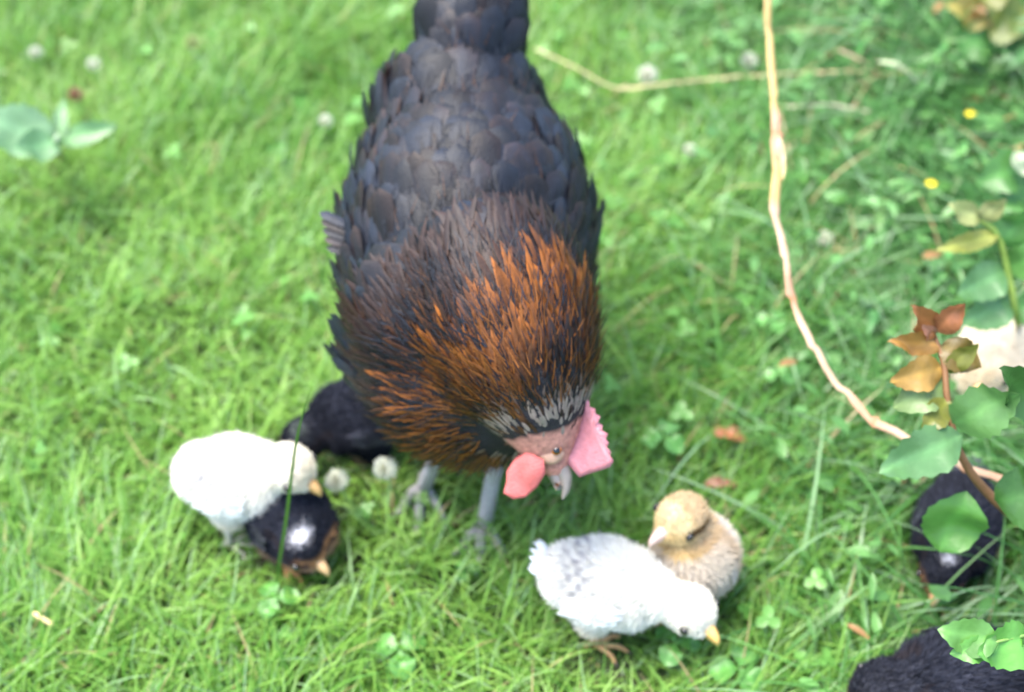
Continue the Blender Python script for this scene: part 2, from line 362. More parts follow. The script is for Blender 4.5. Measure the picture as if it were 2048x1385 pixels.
for s_ in (-1, 1):
    wat = [(.010, -.008), (.020, -.011), (.027, -.020), (.031, -.031), (.029, -.040), (.022, -.045), (.016, -.040), (.009, -.037), (.003, -.028), (.000, -.017)]
    plate(wat, .003, H, 'wattle', (.47, .115, .105), mats['flesh'], hen, HO, s0=.008 * s_, bend=(9 if s_ > 0 else -5))
    b_ = MB(); b_.add(*ell(H(-.011, -.007, .0145 * s_), (.0085, .006, .004), RH), (.66, .5, .42)); b_.build('earlobe', mats['flesh'], hen, HO)
    b_ = MB(); b_.add(*ell(H(.004, -.001, .0125 * s_), (.013, .0115, .0065), RH), (.50, .30, .21)); b_.build('face_skin', mats['flesh'], hen, HO)
    b_ = MB(); b_.add(*ell(H(.007, .003, .0186 * s_), (.0042, .0042, .0028), RH), (.35, .11, .02)); b_.add(*ell(H(.0075, .003, .0205 * s_), (.0027, .0027, .0016), RH), (.003, .003, .003))
    b_.build('eye', mats['eye'], hen, HO)
b_ = MB(); b_.add(*tube([H(.022, .001, 0), H(.030, .001, 0), H(.038, -.002, 0), H(.044, -.007, 0)], (.0068, .0055, .0034, .0008), 10), (.20, .175, .15))
b_.add(*tube([H(.022, -.005, 0), H(.030, -.0055, 0), H(.037, -.0065, 0)], (.006, .0042, .001), 8), (.22, .19, .17)); b_.build('beak', mats['horn'], hen, HO)
# --- legs
def bird_foot(b, toe0, fwd, L, r, colr, lift=0):
    up = np.array((0, 0, 1.))
    for a_, l_ in ((0, 1.0), (.62, .82), (-.62, .82), (math.pi, .42)):
        d = rotz(a_) @ fwd; side = np.cross(up, d)
        p = [toe0, toe0 + d * L * l_ * .35 + up * r * .9, toe0 + d * L * l_ * .7 - up * r * .2 + side * .002, toe0 + d * L * l_ - up * r * .9]
        b.add(*tube(p, (r, r * .95, r * .8, r * .5), 7, 3), colr)
        b.add(*tube([p[-1], p[-1] + d * L * .1 - up * r * .2, p[-1] + d * L * .17 - up * r], (r * .5, r * .35, r * .08), 6, 2), (.12, .1, .09))
def hleg(knee, hock, foot, fwd):
    b = MB(); c = np.array((.30, .29, .29))
    b.add(*tube([knee, (knee + hock) / 2 + np.array((0, .004, 0)), hock], (.022, .016, .0085), 10), (.03, .03, .035))
    b.add(*tube([hock, hock * .7 + foot * .3, hock * .3 + foot * .7, foot + np.array((0, 0, .008))], (.0085, .0065, .0062, .0078), 10), c)
    for t in np.linspace(.08, .95, 14):
        p = hock * (1 - t) + foot * t + np.array((0, -.0012, .008 * t)); b.add(*ell(p, (.0071, .0068, .0034), None, 10, 6), c * 1.12)
    bird_foot(b, foot + np.array((0, 0, .008)), nrm(np.array(fwd)), .050, .0054, c * 1.05); return b.build('leg', mats['scale'], hen, HO)
fr = PZ(968, 1062, .004); hr = PZ(990, 925, .12)
hleg(hr + np.array((0, .01, .05)), hr, fr, (-.15, -1, 0))
fl = PZ(846, 985, .006); hl = PZ(872, 915, .105)
hleg(hl + np.array((.005, .02, .05)), hl, fl, (-.1, -1, 0))

# ================================================================== CHICKS
def chick(name, label, px, py, zc, yaw, scale, headoff, look, colf, cat='chick', ndown=22000, legs=((0.008, 0), (-.004, 0)), pitch=0,
          wingcol=(.5, .5, .5), legcol=(.55, .27, .10), beakcol=(.62, .36, .14), spotf=None, tailcol=None, tail=True, eye=True, tail_up=.3):
    """px,py,zc: where the middle of its body is seen and how high it is; headoff, look in the chick's own frame (x forward, z up)"""
    c0 = PZ(px, py, zc); loc = np.array((c0[0], c0[1], 0)); root = empty(name, loc, yaw, label=label, cat=cat, group='chicks around the hen')
    s = scale; bz = zc; R = roty(-pitch)
    E = [((0, 0, bz), np.array((.040, .034, .034)) * s, R), (tuple(R @ np.array((.018, 0, -.002)) * s + (0, 0, bz)), np.array((.031, .031, .031)) * s, None),
         (tuple(R @ np.array((-.024, 0, .003)) * s + (0, 0, bz)), np.array((.026, .026, .024)) * s, None)]
    hc = np.array(headoff) * s + np.array((0, 0, bz)); nb = R @ np.array((.020, 0, .006)) * s + np.array((0, 0, bz))
    for k_ in (.25, .5, .75): E.append((tuple(nb * (1 - k_) + hc * k_), np.ones(3) * s * (.024 * (1 - k_) + .0145 * k_), None))
    hd = nrm(look); up = nrm(np.array((0, 0, 1.)) - hd * hd[2]); sd_ = np.cross(up, hd); RH_ = np.stack([hd, sd_, up], 1)
    E.append((tuple(hc), np.array((.0215, .0190, .0190)) * s, RH_)); hb = hc + hd * .012 * s - up * .002 * s; E.append((tuple(hb), np.array((.012, .0115, .011)) * s, RH_))
    for sg in (-1, 1): E.append(((-.004 * s, sg * .017 * s, bz - .024 * s), np.array((.014, .012, .020)) * s, None))
    V, T, N_ = fused(name, E, .0028, 5)
    Rz = rotz(yaw)
    for c, r, Re in E: BLOCK.append((Rz @ np.array(c) + loc, Rz @ (Re if Re is not None else np.eye(3)), np.array(r) * 1.12))
    info = dict(hc=hc, hd=hd, up=up, sd=sd_, s=s, bz=bz)
    mk('body', V, T, mats['skin'], root, np.clip(colf(V, info) * .9, 0, 1))
    P, Nn = scatter(V, T, N_, ndown)
    fromhead = nrm(P - (hc + hd * .02 * s)); fl_ = fromhead + np.array((-.55, 0, -.45)); fl_ = fl_ - Nn * (fl_ * Nn).sum(1, keepdims=True)
    dirn = nrm(nrm(fl_) * .9 + Nn * .55 + rng.normal(0, .22, (ndown, 3)))
    dh_ = np.linalg.norm(P - hc, axis=1) / s; ln = np.where(dh_ < .024, .0036, .0070) * s * rng.uniform(.7, 1.25, ndown)
    V2, F2, T_, U_ = vanes(P, dirn, np.cross(dirn, rng.normal(0, 1, (ndown, 3))), ln, .0009, lambda t: 1 - .8 * t, 2, 2, (0, rng.uniform(-.3, .3, ndown)), 0)
    cc = np.clip(colf(P, info) * rng.uniform(.85, 1.12, (ndown, 1)), 0, .9)
    mk('down', V2, F2, mats['down'], root, np.repeat(cc, 6, 0))
    # wings: small pads of sprouting feathers
    for sg in (-1, 1):
        nq = 46; a = rng.random(nq); h_ = rng.random(nq)
        rt = np.stack([(.020 - .030 * a) * s, sg * (.0325 + .003 * h_ - .004 * a) * s, bz + (.016 - .018 * h_) * s], 1)
        dd = np.stack([-1 + 0 * a, sg * (.05 - .1 * a), -.28 + .1 * rng.normal(0, 1, nq)], 1); nn = np.stack([.2 + 0 * a, sg * np.ones(nq), .45 + 0 * a], 1)
        V3, F3, T3, U3 = vanes(rt, dd, nn, rng.uniform(.016, .026, nq) * s, .0055 * s, round_prof, 4, 3, (.12, -.12), .15)
        wc = np.array(wingcol); dkc = wc * .55; ee = (np.abs(np.sin(T3 * 9 + rng.random(nq)[:, None, None] * 3)) > .8)[..., None]
        mk('wing', V3, F3, mats['feather'], root, (wc * (1 - ee * .35) + 0 * U3[..., None]).reshape(-1, 3))
    if tail:
        nq = 12; a = np.linspace(-1, 1, nq); rt = np.stack([-.042 * s + 0 * a, .010 * a * s, bz + (.010 + .004 * (1 - a * a)) * s], 1)
        dd = np.stack([-1 + 0 * a, .35 * a, tail_up + .15 * rng.random(nq)], 1); nn = np.stack([.3 + 0 * a, .5 * a, 1 + 0 * a], 1)
        V3, F3, T3, U3 = vanes(rt, dd, nn, rng.uniform(.017, .024, nq) * s, .006 * s, round_prof, 4, 3, (.05, -.1), .15)
        mk('tail', V3, F3, mats['feather'], root, rep_col(tailcol or wingcol, len(V3)))
    # beak and eyes
    b = MB(); B = lambda f, u, l=0: hc + hd * f * s + up * u * s + sd_ * l * s
    b.add(*tube([B(.017, .0005), B(.0245, .0010), B(.031, -.0015), B(.0345, -.0060)], np.array((.0060, .0046, .0028, .0006)) * s, 10), beakcol)
    b.add(*tube([B(.017, -.0045), B(.025, -.0050), B(.0325, -.0066)], np.array((.0046, .0032, .0006)) * s, 8), np.array(beakcol) * .9); b.build('beak', mats['horn'], root)
    for sg in (-1, 1):
        b = MB(); b.add(*ell(B(.0100, .0038, sg * .0182), np.array((.0038, .0028, .0038)) * s, RH_, 12, 8), (.012, .008, .006)); b.build('eye', mats['eye'], root)
    for sg, (fx, fz) in zip((-1, 1), legs):
        b = MB(); hk = np.array((-.008 * s, sg * .017 * s, max(.022, bz - .036 * s))); ft = np.array((fx * s + .004, sg * .016 * s, .006 + fz))
        b.add(*tube([hk + np.array((.004, 0, .014)) * s, hk, (hk + ft) / 2, ft], np.array((.0068, .0046, .0038, .0042)) * s, 8), legcol)
        bird_foot(b, ft, np.array((1., 0, 0)), .026 * s, .0024 * s, np.array(legcol) * 1.05); b.build('leg', mats['scale'], root)
    return root

def loc_dir(V, i): d = V - i['hc']; return (d @ i['hd']) / i['s'], (d @ i['up']) / i['s'], (d @ i['sd']) / i['s']
def lerp(a, b, k): k = np.clip(k, 0, 1)[:, None]; return a * (1 - k) + b * k
def white_col(cream=.5, patch=0):
    def f(V, i):
        c = rep_col((.86, .84, .77), len(V)); fx, fu, fs = loc_dir(V, i); dh_ = np.linalg.norm(V - i['hc'], axis=1) / i['s']
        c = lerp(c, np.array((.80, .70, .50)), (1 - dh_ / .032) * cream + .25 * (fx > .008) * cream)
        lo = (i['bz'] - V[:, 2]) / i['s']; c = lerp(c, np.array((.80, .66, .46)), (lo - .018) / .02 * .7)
        # soft grey flecks over the back and shoulder
        x = V / i['s']; sp_ = np.sin(x[:, 0] * 520 + np.sin(x[:, 1] * 300)) * np.sin(x[:, 1] * 410 + x[:, 2] * 350)
        reg = np.exp(-(((x[:, 0] + .018) / .013) ** 2 + ((x[:, 2] - i['bz'] / i['s'] - .022) / .014) ** 2))
        return lerp(c, np.array((.30, .29, .33)), (sp_ > .05) * reg * (.8 + patch))
    return f
def black_col(spot=(.85, .85, .9), tan=1.0, spot_at=(-.004, .016), spot_r=.0095, chest=1.0):
    def f(V, i):
        n = len(V); c = rep_col((.020, .022, .032), n) * rng.uniform(.5, 1.6, (n, 1)); c *= (1 + .8 * np.clip((V[:, 2:3] - i['bz']) / i['s'] / .03, -.6, 1) * (np.sin(V[:, 0:1] / i['s'] * 90) * .5 + .5)); fx, fu, fs = loc_dir(V, i); dh_ = np.linalg.norm(V - i['hc'], axis=1) / i['s']  # upper down lightened in bands: sheen highlights painted into the colour
        inh = dh_ < .03
        face = inh * np.clip((fx - .004) / .007, 0, 1) * np.clip((.012 - fu) / .006, 0, 1); c = lerp(c, np.array((.50, .27, .12)), face * tan)
        eyeline = inh * (np.abs(fu - .004) < .0028) * (np.abs(fs) > .007); c = lerp(c, np.array((.03, .025, .03)), eyeline * .9)
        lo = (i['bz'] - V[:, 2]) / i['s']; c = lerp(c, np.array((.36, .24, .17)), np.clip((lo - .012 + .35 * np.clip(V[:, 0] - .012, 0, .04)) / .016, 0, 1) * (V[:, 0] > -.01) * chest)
        if spot is not None:
            d = np.sqrt((fx - spot_at[0]) ** 2 + (fs * .75) ** 2); c = lerp(c, np.array(spot), np.clip((spot_r * .95 - d + rng.normal(0, .0016, n)) / .006, 0, 1) * inh * (fu > .004))
        return c
    return f
def tan_col(V, i):
    n = len(V); fx, fu, fs = loc_dir(V, i); dh_ = np.linalg.norm(V - i['hc'], axis=1) / i['s']
    c = rep_col((.70, .61, .47), n)
    c = lerp(c, np.array((.66, .58, .47)), (V[:, 0] / i['s'] - .002) / .015)                        # pale breast
    c = lerp(c, np.array((.50, .36, .23)), np.exp(-((V[:, 0] / i['s'] - .004) / .010) ** 2) * .75)  # brown sides
    c = lerp(c, np.array((.66, .60, .55)), ((V[:, 2] - i['bz']) / i['s'] - .018) / .01 * (V[:, 0] < -.004))
    h = dh_ < .031
    hcx = lerp(rep_col((.60, .45, .27), n), np.array((.74, .56, .28)), (fx - .0) / .012)
    hcx = lerp(hcx, np.array((.80, .68, .42)), (fu - .002) / .008 * np.clip((fx - .004) / .004, 0, 1))
    hcx = lerp(hcx, np.array((.13, .075, .03)), (np.abs(fu - .004) < .003) * (fx < .010) * (np.abs(fs) > .009))
    return np.where(h[:, None], hcx, c)

CH = {}
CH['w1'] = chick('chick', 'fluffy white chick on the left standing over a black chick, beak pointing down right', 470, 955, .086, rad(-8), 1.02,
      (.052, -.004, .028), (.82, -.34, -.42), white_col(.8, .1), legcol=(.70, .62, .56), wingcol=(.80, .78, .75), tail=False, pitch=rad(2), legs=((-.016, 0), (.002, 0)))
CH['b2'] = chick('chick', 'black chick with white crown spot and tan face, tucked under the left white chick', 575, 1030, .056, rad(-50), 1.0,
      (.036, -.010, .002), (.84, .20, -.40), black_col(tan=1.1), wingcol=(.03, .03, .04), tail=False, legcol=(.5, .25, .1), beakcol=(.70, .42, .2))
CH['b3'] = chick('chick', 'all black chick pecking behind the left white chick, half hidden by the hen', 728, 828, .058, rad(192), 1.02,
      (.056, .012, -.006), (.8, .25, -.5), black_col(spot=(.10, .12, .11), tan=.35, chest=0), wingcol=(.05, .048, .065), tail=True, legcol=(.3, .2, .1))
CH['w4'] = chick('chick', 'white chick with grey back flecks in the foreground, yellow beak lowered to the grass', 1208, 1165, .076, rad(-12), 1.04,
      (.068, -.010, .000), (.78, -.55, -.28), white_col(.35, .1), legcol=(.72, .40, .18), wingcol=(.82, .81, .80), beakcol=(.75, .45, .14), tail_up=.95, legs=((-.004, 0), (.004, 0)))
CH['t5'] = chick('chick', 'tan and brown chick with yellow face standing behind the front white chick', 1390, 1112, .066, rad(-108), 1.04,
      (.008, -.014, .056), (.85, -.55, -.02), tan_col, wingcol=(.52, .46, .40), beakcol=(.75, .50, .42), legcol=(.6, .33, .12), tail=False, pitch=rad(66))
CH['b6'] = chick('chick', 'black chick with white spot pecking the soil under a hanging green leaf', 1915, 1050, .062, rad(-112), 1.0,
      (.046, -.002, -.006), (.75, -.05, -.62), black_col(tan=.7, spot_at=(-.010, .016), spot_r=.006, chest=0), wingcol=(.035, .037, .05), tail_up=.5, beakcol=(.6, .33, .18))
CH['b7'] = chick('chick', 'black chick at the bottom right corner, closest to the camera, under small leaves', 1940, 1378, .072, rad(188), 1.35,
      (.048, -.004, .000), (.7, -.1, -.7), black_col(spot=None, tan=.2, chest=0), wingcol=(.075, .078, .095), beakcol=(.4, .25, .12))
CH['c8'] = chick('chick', 'cream chick at the right edge, mostly hidden behind the rusty leaved sapling', 1992, 722, .060, rad(-100), 1.05,
      (.030, -.014, .022), (.80, -.3, -.35), lambda V, i: white_col(.9, -.6)(V, i) * np.array((.97, .90, .80)), wingcol=(.7, .62, .5), tail=False)

# ================================================================== PLANTS
def leaf_geo(L, W, serr=0, fold=.25, droop=.3, nu=14, nv=3, curl=0, ovate=.42):
    V = []; t = np.linspace(0, 1, nu + 1)
    for i, x in enumerate(t):
        w_ = math.sin(math.pi * x ** (math.log(.5) / math.log(ovate))) ** .8 if 0 < x < 1 else .02
        if serr: w_ *= 1 + serr * (1 if i % 2 else -1) * (.3 + .7 * x)
        for j in range(-nv, nv + 1):
            v = j / nv; y = .5 * W * w_ * v
            V.append((L * x, y, fold * abs(y) - droop * L * x * x + curl * L * .1 * math.sin(x * 7 + v * 2) + .012 * L * math.cos(i * math.pi) * abs(v)))
    k_ = 2 * nv + 1; F = [[i * k_ + j, i * k_ + j + 1, (i + 1) * k_ + j + 1, (i + 1) * k_ + j] for i in range(nu) for j in range(k_ - 1)]
    return np.array(V), F
def frame(d, up=(0, 0, 1), roll=0):
    d = nrm(d); u = np.array(up, float); s = nrm(np.cross(u, d)); u = np.cross(d, s); M = np.stack([d, s, u], 1)
    return M @ rotx(roll)
def leaf_obj(name, base, d, L, W, colr, parent, off, roll=0, serr=.06, fold=.25, droop=.3, label=None, curl=.2, petiole=True, up=(0, 0, 1), nu=14, ovate=.42):
    b = MB(); V, F = leaf_geo(L, W, serr, fold, droop, nu=nu, curl=curl, ovate=ovate); M = frame(d, up, roll)
    v = np.abs(np.tile(np.linspace(-1, 1, 7), nu + 1))[:, None]; c = np.array(colr) * (1 + .35 * (v < .05)) * rng.uniform(.93, 1.07, (len(V), 1))
    b.add(V @ M.T + base, F, c); b.V[-1] += (M @ np.stack([0 * v[:, 0], 0 * v[:, 0], W * .07 * np.sin(V[:, 0] / L * 9 + rng.random() * 6) * (1 + V[:, 1] / W * 3)])).T
    o = b.build(name, mats['leaf'], parent, off)
    if label: o['label'] = label
    return o
G1 = (.075, .20, .045); G2 = (.11, .26, .06); G3 = (.045, .125, .025); RU = (.27, .11, .035); OL = (.16, .17, .03); BG = (.105, .23, .085)

# --- sapling with rusty young leaves on the right
sp0 = PZ(2120, 1060, .0); SPO = np.array((sp0[0], sp0[1], 0))
sap = empty('sapling', SPO, label='leafy sapling with reddish stem and rusty orange young leaves on the right', cat='sapling')
stem = [SPO, PY(2048, 1045, .60), PY(1965, 975, .60), PY(1915, 895, .61), PY(1895, 800, .63), PY(1888, 730, .65), PY(1868, 668, .67)]
b = MB(); b.add(*tube(stem, (.0048, .0042, .0036, .003, .0026, .0022, .0014), 8, 5), (.17, .085, .035)); b.build('stem', mats['stem'], sap, SPO)
def toward(p, q): return np.asarray(q) - np.asarray(p)
def sleaf(b0, b1, y0, y1, W, colr, **k):
    a = PY(*b0, y0); c_ = PY(*b1, y1); L = np.linalg.norm(c_ - a)
    return leaf_obj('leaf', a, toward(a, c_), L * 1.03, W, colr, k.pop('parent', sap), k.pop('off', SPO), droop=k.pop('droop', .06), **k)
CV = (0, -.75, .8)
sleaf((1925, 870), (1765, 945), .61, .585, .036, BG, serr=.12, up=CV, label='large pale green toothed leaf low on the sapling')
sleaf((1935, 985), (1880, 1100), .595, .575, .050, (.085, .23, .04), serr=.05, up=CV, label='broad green leaf hanging over the black chick', ovate=.5)
sleaf((1905, 850), (2035, 790), .61, .60, .038, (.10, .22, .06), serr=.12, up=CV)
sleaf((2100, 830), (2010, 745), .62, .60, .036, G3, up=CV, label='dark green leaf at the right edge'); sleaf((1995, 1000), (2130, 990), .59, .57, .045, G3, up=CV)
sleaf((1868, 668), (1830, 618), .67, .665, .020, RU, up=CV, label='rusty orange young leaf', curl=.5); sleaf((1868, 668), (1925, 612), .67, .665, .020, (.32, .12, .05), up=CV, label='rusty orange young leaf', curl=.5)
sleaf((1880, 690), (1785, 685), .665, .655, .018, (.30, .16, .04), up=CV, label='rusty orange young leaf', curl=.6); sleaf((1882, 690), (1960, 735), .66, .65, .026, (.17, .12, .03), up=CV, label='bronze young leaf', curl=.5)
sleaf((1888, 735), (1790, 765), .65, .63, .026, (.33, .20, .05), up=CV, label='orange yellow young leaf', curl=.4); sleaf((1890, 745), (1955, 690), .65, .65, .016, OL, up=CV)
sleaf((1890, 760), (1795, 815), .645, .62, .030, (.17, .25, .09), up=CV); sleaf((1895, 800), (1850, 860), .63, .61, .022, OL, up=CV)
sleaf((1900, 820), (1960, 860), .63, .62, .02, G1, up=CV)
sleaf((1868, 680), (1850, 655), .67, .66, .012, (.42, .2, .13), up=CV, label='pinkish new shoot leaf')
# --- pale stemmed weed on the right margin
def weed(label, base, pts, radius, stemcol, leaves, name='weed', cat='weed', group=None):
    o0 = np.array((base[0], base[1], 0.)); r = empty(name, o0, label=label, cat=cat, group=group)
    b = MB(); P_ = [o0] + list(pts); b.add(*tube(P_, np.linspace(radius, radius * .5, len(P_)), 7, 4), stemcol); b.build('stem', mats['stem'], r, o0)
    for (b0, b1, y0, y1, W, c_) in leaves: sleaf(b0, b1, y0, y1, W, c_, parent=r, off=o0, up=CV, serr=.08)
    return r
weed('tall yellow green weed stem with drooping side leaves at the upper right', PZ(2040, 640, 0), [PY(2035, 640, .84), PY(2015, 540, .85), PY(1995, 470, .86), PY(1960, 440, .865)], .004, (.22, .32, .06),
     [((1995, 470), (1880, 500), .86, .84, .018, (.22, .24, .05)), ((2015, 540), (1920, 590), .85, .83, .035, BG), ((2015, 540), (2100, 500), .85, .84, .034, G2), ((2000, 490), (2060, 420), .86, .86, .03, G1),
      ((2025, 600), (1930, 650), .84, .82, .034, BG), ((1960, 440), (1900, 410), .865, .86, .02, (.30, .33, .12)), ((1960, 440), (2010, 400), .865, .86, .018, (.25, .27, .1)), ((2030, 620), (2110, 610), .84, .83, .035, G1)])
weed('low leafy weed whose leaves cover the back of the nearest black chick', PZ(2120, 1400, 0), [PY(2100, 1330, .47), PY(2060, 1275, .46), PY(1990, 1285, .45)], .0022, (.15, .28, .06),
     [((1995, 1285), (1880, 1262), .45, .455, .026, G2), ((2060, 1275), (1960, 1310), .46, .44, .032, (.12, .33, .06)), ((1995, 1287), (1905, 1310), .45, .445, .018, (.13, .34, .07)), ((2070, 1290), (2050, 1330), .46, .44, .03, G1)])
weed('bushy weed with bronze and yellow green leaves in the top right corner', PZ(2000, 130, 0), [PY(1995, 90, 1.33), PY(1975, 40, 1.34), PY(1950, -10, 1.35)], .005, (.2, .16, .06),
     [((1975, 40), (1900, 10), 1.34, 1.33, .04, (.26, .22, .05)), ((1975, 40), (2060, 45), 1.34, 1.32, .06, (.13, .17, .03)), ((1950, -10), (1930, 45), 1.35, 1.33, .035, (.30, .17, .05)), ((1995, 90), (1910, 80), 1.33, 1.31, .05, G1),
      ((1995, 90), (2080, 120), 1.33, 1.3, .06, G3), ((1990, 80), (1960, 150), 1.33, 1.3, .045, G1), ((1960, 0), (2020, -30), 1.34, 1.34, .04, OL)])
weed('weed with drooping bronze edged leaves halfway down the right margin', PZ(2090, 420, 0), [PY(2085, 380, 1.02), PY(2060, 330, 1.02), PY(2035, 300, 1.02)], .003, (.18, .22, .06),
     [((2060, 330), (1960, 365), 1.02, 1.0, .045, G1), ((2060, 335), (2100, 300), 1.02, 1.02, .04, G3), ((2035, 300), (2050, 350), 1.02, 1.0, .02, (.3, .36, .22)), ((2075, 360), (2000, 420), 1.02, .98, .04, G1)])
weed('greyish green plantain with a pale upright leaf at the upper left', PZ(110, 300, 0), [PY(112, 285, 1.12), PY(115, 270, 1.12)], .004, (.3, .4, .25),
     [((112, 285), (-40, 235), 1.12, 1.13, .055, (.19, .33, .17)), ((118, 290), (125, 200), 1.12, 1.15, .018, (.22, .36, .17)), ((115, 285), (30, 300), 1.12, 1.08, .035, (.15, .29, .13)), ((118, 285), (230, 250), 1.12, 1.13, .025, (.14, .28, .11))], cat='plantain')

# --- long dry stem lying and leaning through the right half
pts = [PY(1533, -40, 1.12), PY(1537, 60, 1.08), PY(1547, 200, .99), PY(1553, 270, .95), PY(1552, 420, .87), PY(1572, 520, .82), PY(1583, 600, .785), PY(1625, 690, .745), PY(1680, 775, .715), PY(1750, 845, .69), PY(1830, 885, .67), PY(1930, 935, .655), PY(2030, 968, .645)]
dso = PZ(1583, 640, 0)
ds = empty('dry_stem', dso, label='long dry tan stalk with reddish joints running down the right side', cat='dry stalk')
pts = [np.array(p) for p in pts]
nodes = {3, 6, 9, 11}; b = MB()
P_ = []; R_ = []; Cc = []
for i in range(len(pts) - 1):
    for t in (0, .12, .5, .88):
        P_.append(pts[i] * (1 - t) + pts[i + 1] * t); r0 = .0044 if i < 5 else .0036
        jn = (t == 0 and i in nodes); R_.append(r0 * (1.35 if jn else 1 + .12 * math.sin(i * 2.3 + t * 3)) * (.55 if jn and i == 6 else 1)); Cc.append((.36, .17, .08) if jn else ((.42, .29, .11) if i < 4 else (.43, .29, .19)) if (i + int(t > .4)) % 3 else (.40, .23, .14))
P_.append(pts[-1]); R_.append(.0015); Cc.append((.6, .4, .28))
P_ = np.array(P_) + rng.normal(0, .0009, (len(P_), 3)); R_ = np.array(R_) * rng.uniform(.75, 1.3, len(R_))
Vt, Ft = tube(P_, R_, 9, 1); Vr = Vt.reshape(-1, 9, 3); pa = np.array((.35, -.55, .75)); pa = pa / np.linalg.norm(pa); cc_ = Vr.mean(1, keepdims=True); dv = Vr - cc_; Vt = (cc_ + dv * .92 - (dv @ pa)[..., None] * pa * .75).reshape(-1, 3); b.add(Vt, Ft, np.repeat(np.array(Cc), 9, 0)); o = b.build('stalk', mats['straw'], ds, dso)
for i in (3,):
    leaf_obj('dry_leaf_sheath', pts[i], toward(pts[i], pts[i + 1]) + np.array((.01, 0, .004)), .05, .010, (.60, .46, .26), ds, dso, serr=0, droop=.05, curl=.4)
# --- thin straws
def straw(label, pts, r, colr, name='straw', cat='straw', group=None, seeds=0, bulge=0):
    o0 = np.array((pts[0][0], pts[0][1], 0)); b = MB(); b.add(*tube(pts, r, 6, 5), colr)
    if seeds:
        P = np.array(pts)
        for t in np.linspace(.35, 1, seeds):
            x = t * (len(P) - 1); i = min(int(x), len(P) - 2); p = P[i] * (1 - x + i) + P[i + 1] * (x - i); d = nrm(P[i + 1] - P[i])
            b.add(*ell(p + rng.normal(0, .0008, 3), (.007, .0018, .0014), frame(d + rng.normal(0, .15, 3)), 8, 6), np.array(colr) * rng.uniform(.85, 1.1))
    o = b.build(name, mats['straw'], None, None); me = o.data
    me.transform(Matrix.Translation(-Vector(o0))); o.location = o0
    return tag(o, label=label, cat=cat, group=group)
straw('long bent pale straw lying across the grass behind the hen', [PZ(1070, 98, .055), PZ(1150, 135, .06), PZ(1235, 178, .05), PZ(1330, 168, .055), PZ(1450, 156, .06), PZ(1600, 146, .06), PZ(1750, 142, .065)], .0012, (.46, .38, .20), seeds=22)
straw('short reddish straw sticking up beside the long bent straw', [PZ(1755, 145, .05), PZ(1720, 120, .07), PZ(1680, 102, .075)], .0016, (.5, .36, .24))
straw('arched seed stalk bending over in the upper right grass', [PZ(1870, 210, .03), PZ(1830, 160, .09), PZ(1795, 130, .11), PZ(1765, 125, .11)], .0016, (.45, .5, .3), seeds=8)
straw('pale bent stalk right of the dry stalk', [PZ(1570, 215, .05), PZ(1660, 210, .06), PZ(1740, 225, .055)], .0015, (.46, .44, .3), seeds=5)
straw('orange tinted straw below the hen comb', [PZ(150, 812, .04), PZ(190, 830, .045), PZ(230, 845, .04)], .0014, (.5, .36, .14)) if False else None
straw('small yellow dry blade lying near the bottom left corner', [PZ(70, 1228, .035), PZ(85, 1238, .04), PZ(105, 1250, .035)], .0022, (.7, .52, .25))
# --- tall single blades standing in front of the left chicks
def tall_blade(label, pts, W, colr):
    P = np.array(pts); o0 = np.array((P[0][0], P[0][1], 0)); n = len(P); V = []; sgm = 24
    Q, _ = tube(P, .001, 3, 8); Q = Q.reshape(-1, 3, 3).mean(1); m_ = len(Q); T_ = nrm(np.gradient(Q, axis=0)); side = nrm(np.cross(T_, np.array((.25, -.8, .55))))
    for i in range(m_):
        t = i / (m_ - 1); w_ = W * (1 - t) ** .6 * (.6 + .8 * t * (1 - t) * 2); up_ = np.cross(side[i], T_[i])
        V += [Q[i] - side[i] * w_ / 2, Q[i] + up_ * w_ * .2, Q[i] + side[i] * w_ / 2]
    V = np.array(V); F = [[i * 3 + j, i * 3 + j + 1, i * 3 + j + 4, i * 3 + j + 3] for i in range(m_ - 1) for j in (0, 1)]
    o = mk('grass_blade', V, F, mats['grass'], None, rep_col(colr, len(V)), off=o0); o.location = o0; tag(o, label=label, cat='grass blade')
f1 = PZ(548, 1215, .0)
tall_blade('tall thin green grass blade standing in front of the two left chicks', [f1, PY(558, 1130, f1[1] + .004), PY(572, 1040, f1[1] + .006), PY(590, 900, f1[1] + .010), PY(605, 830, f1[1] + .014), PY(625, 768, f1[1] + .02)], .0038, (.07, .17, .025))
f2 = PZ(466, 1120, .0)
tall_blade('fine dark grass stalk rising in front of the left white chick', [f2, PY(464, 1060, f2[1] + .004), PY(460, 960, f2[1] + .008), PY(455, 880, f2[1] + .012)], .0013, (.10, .13, .04))
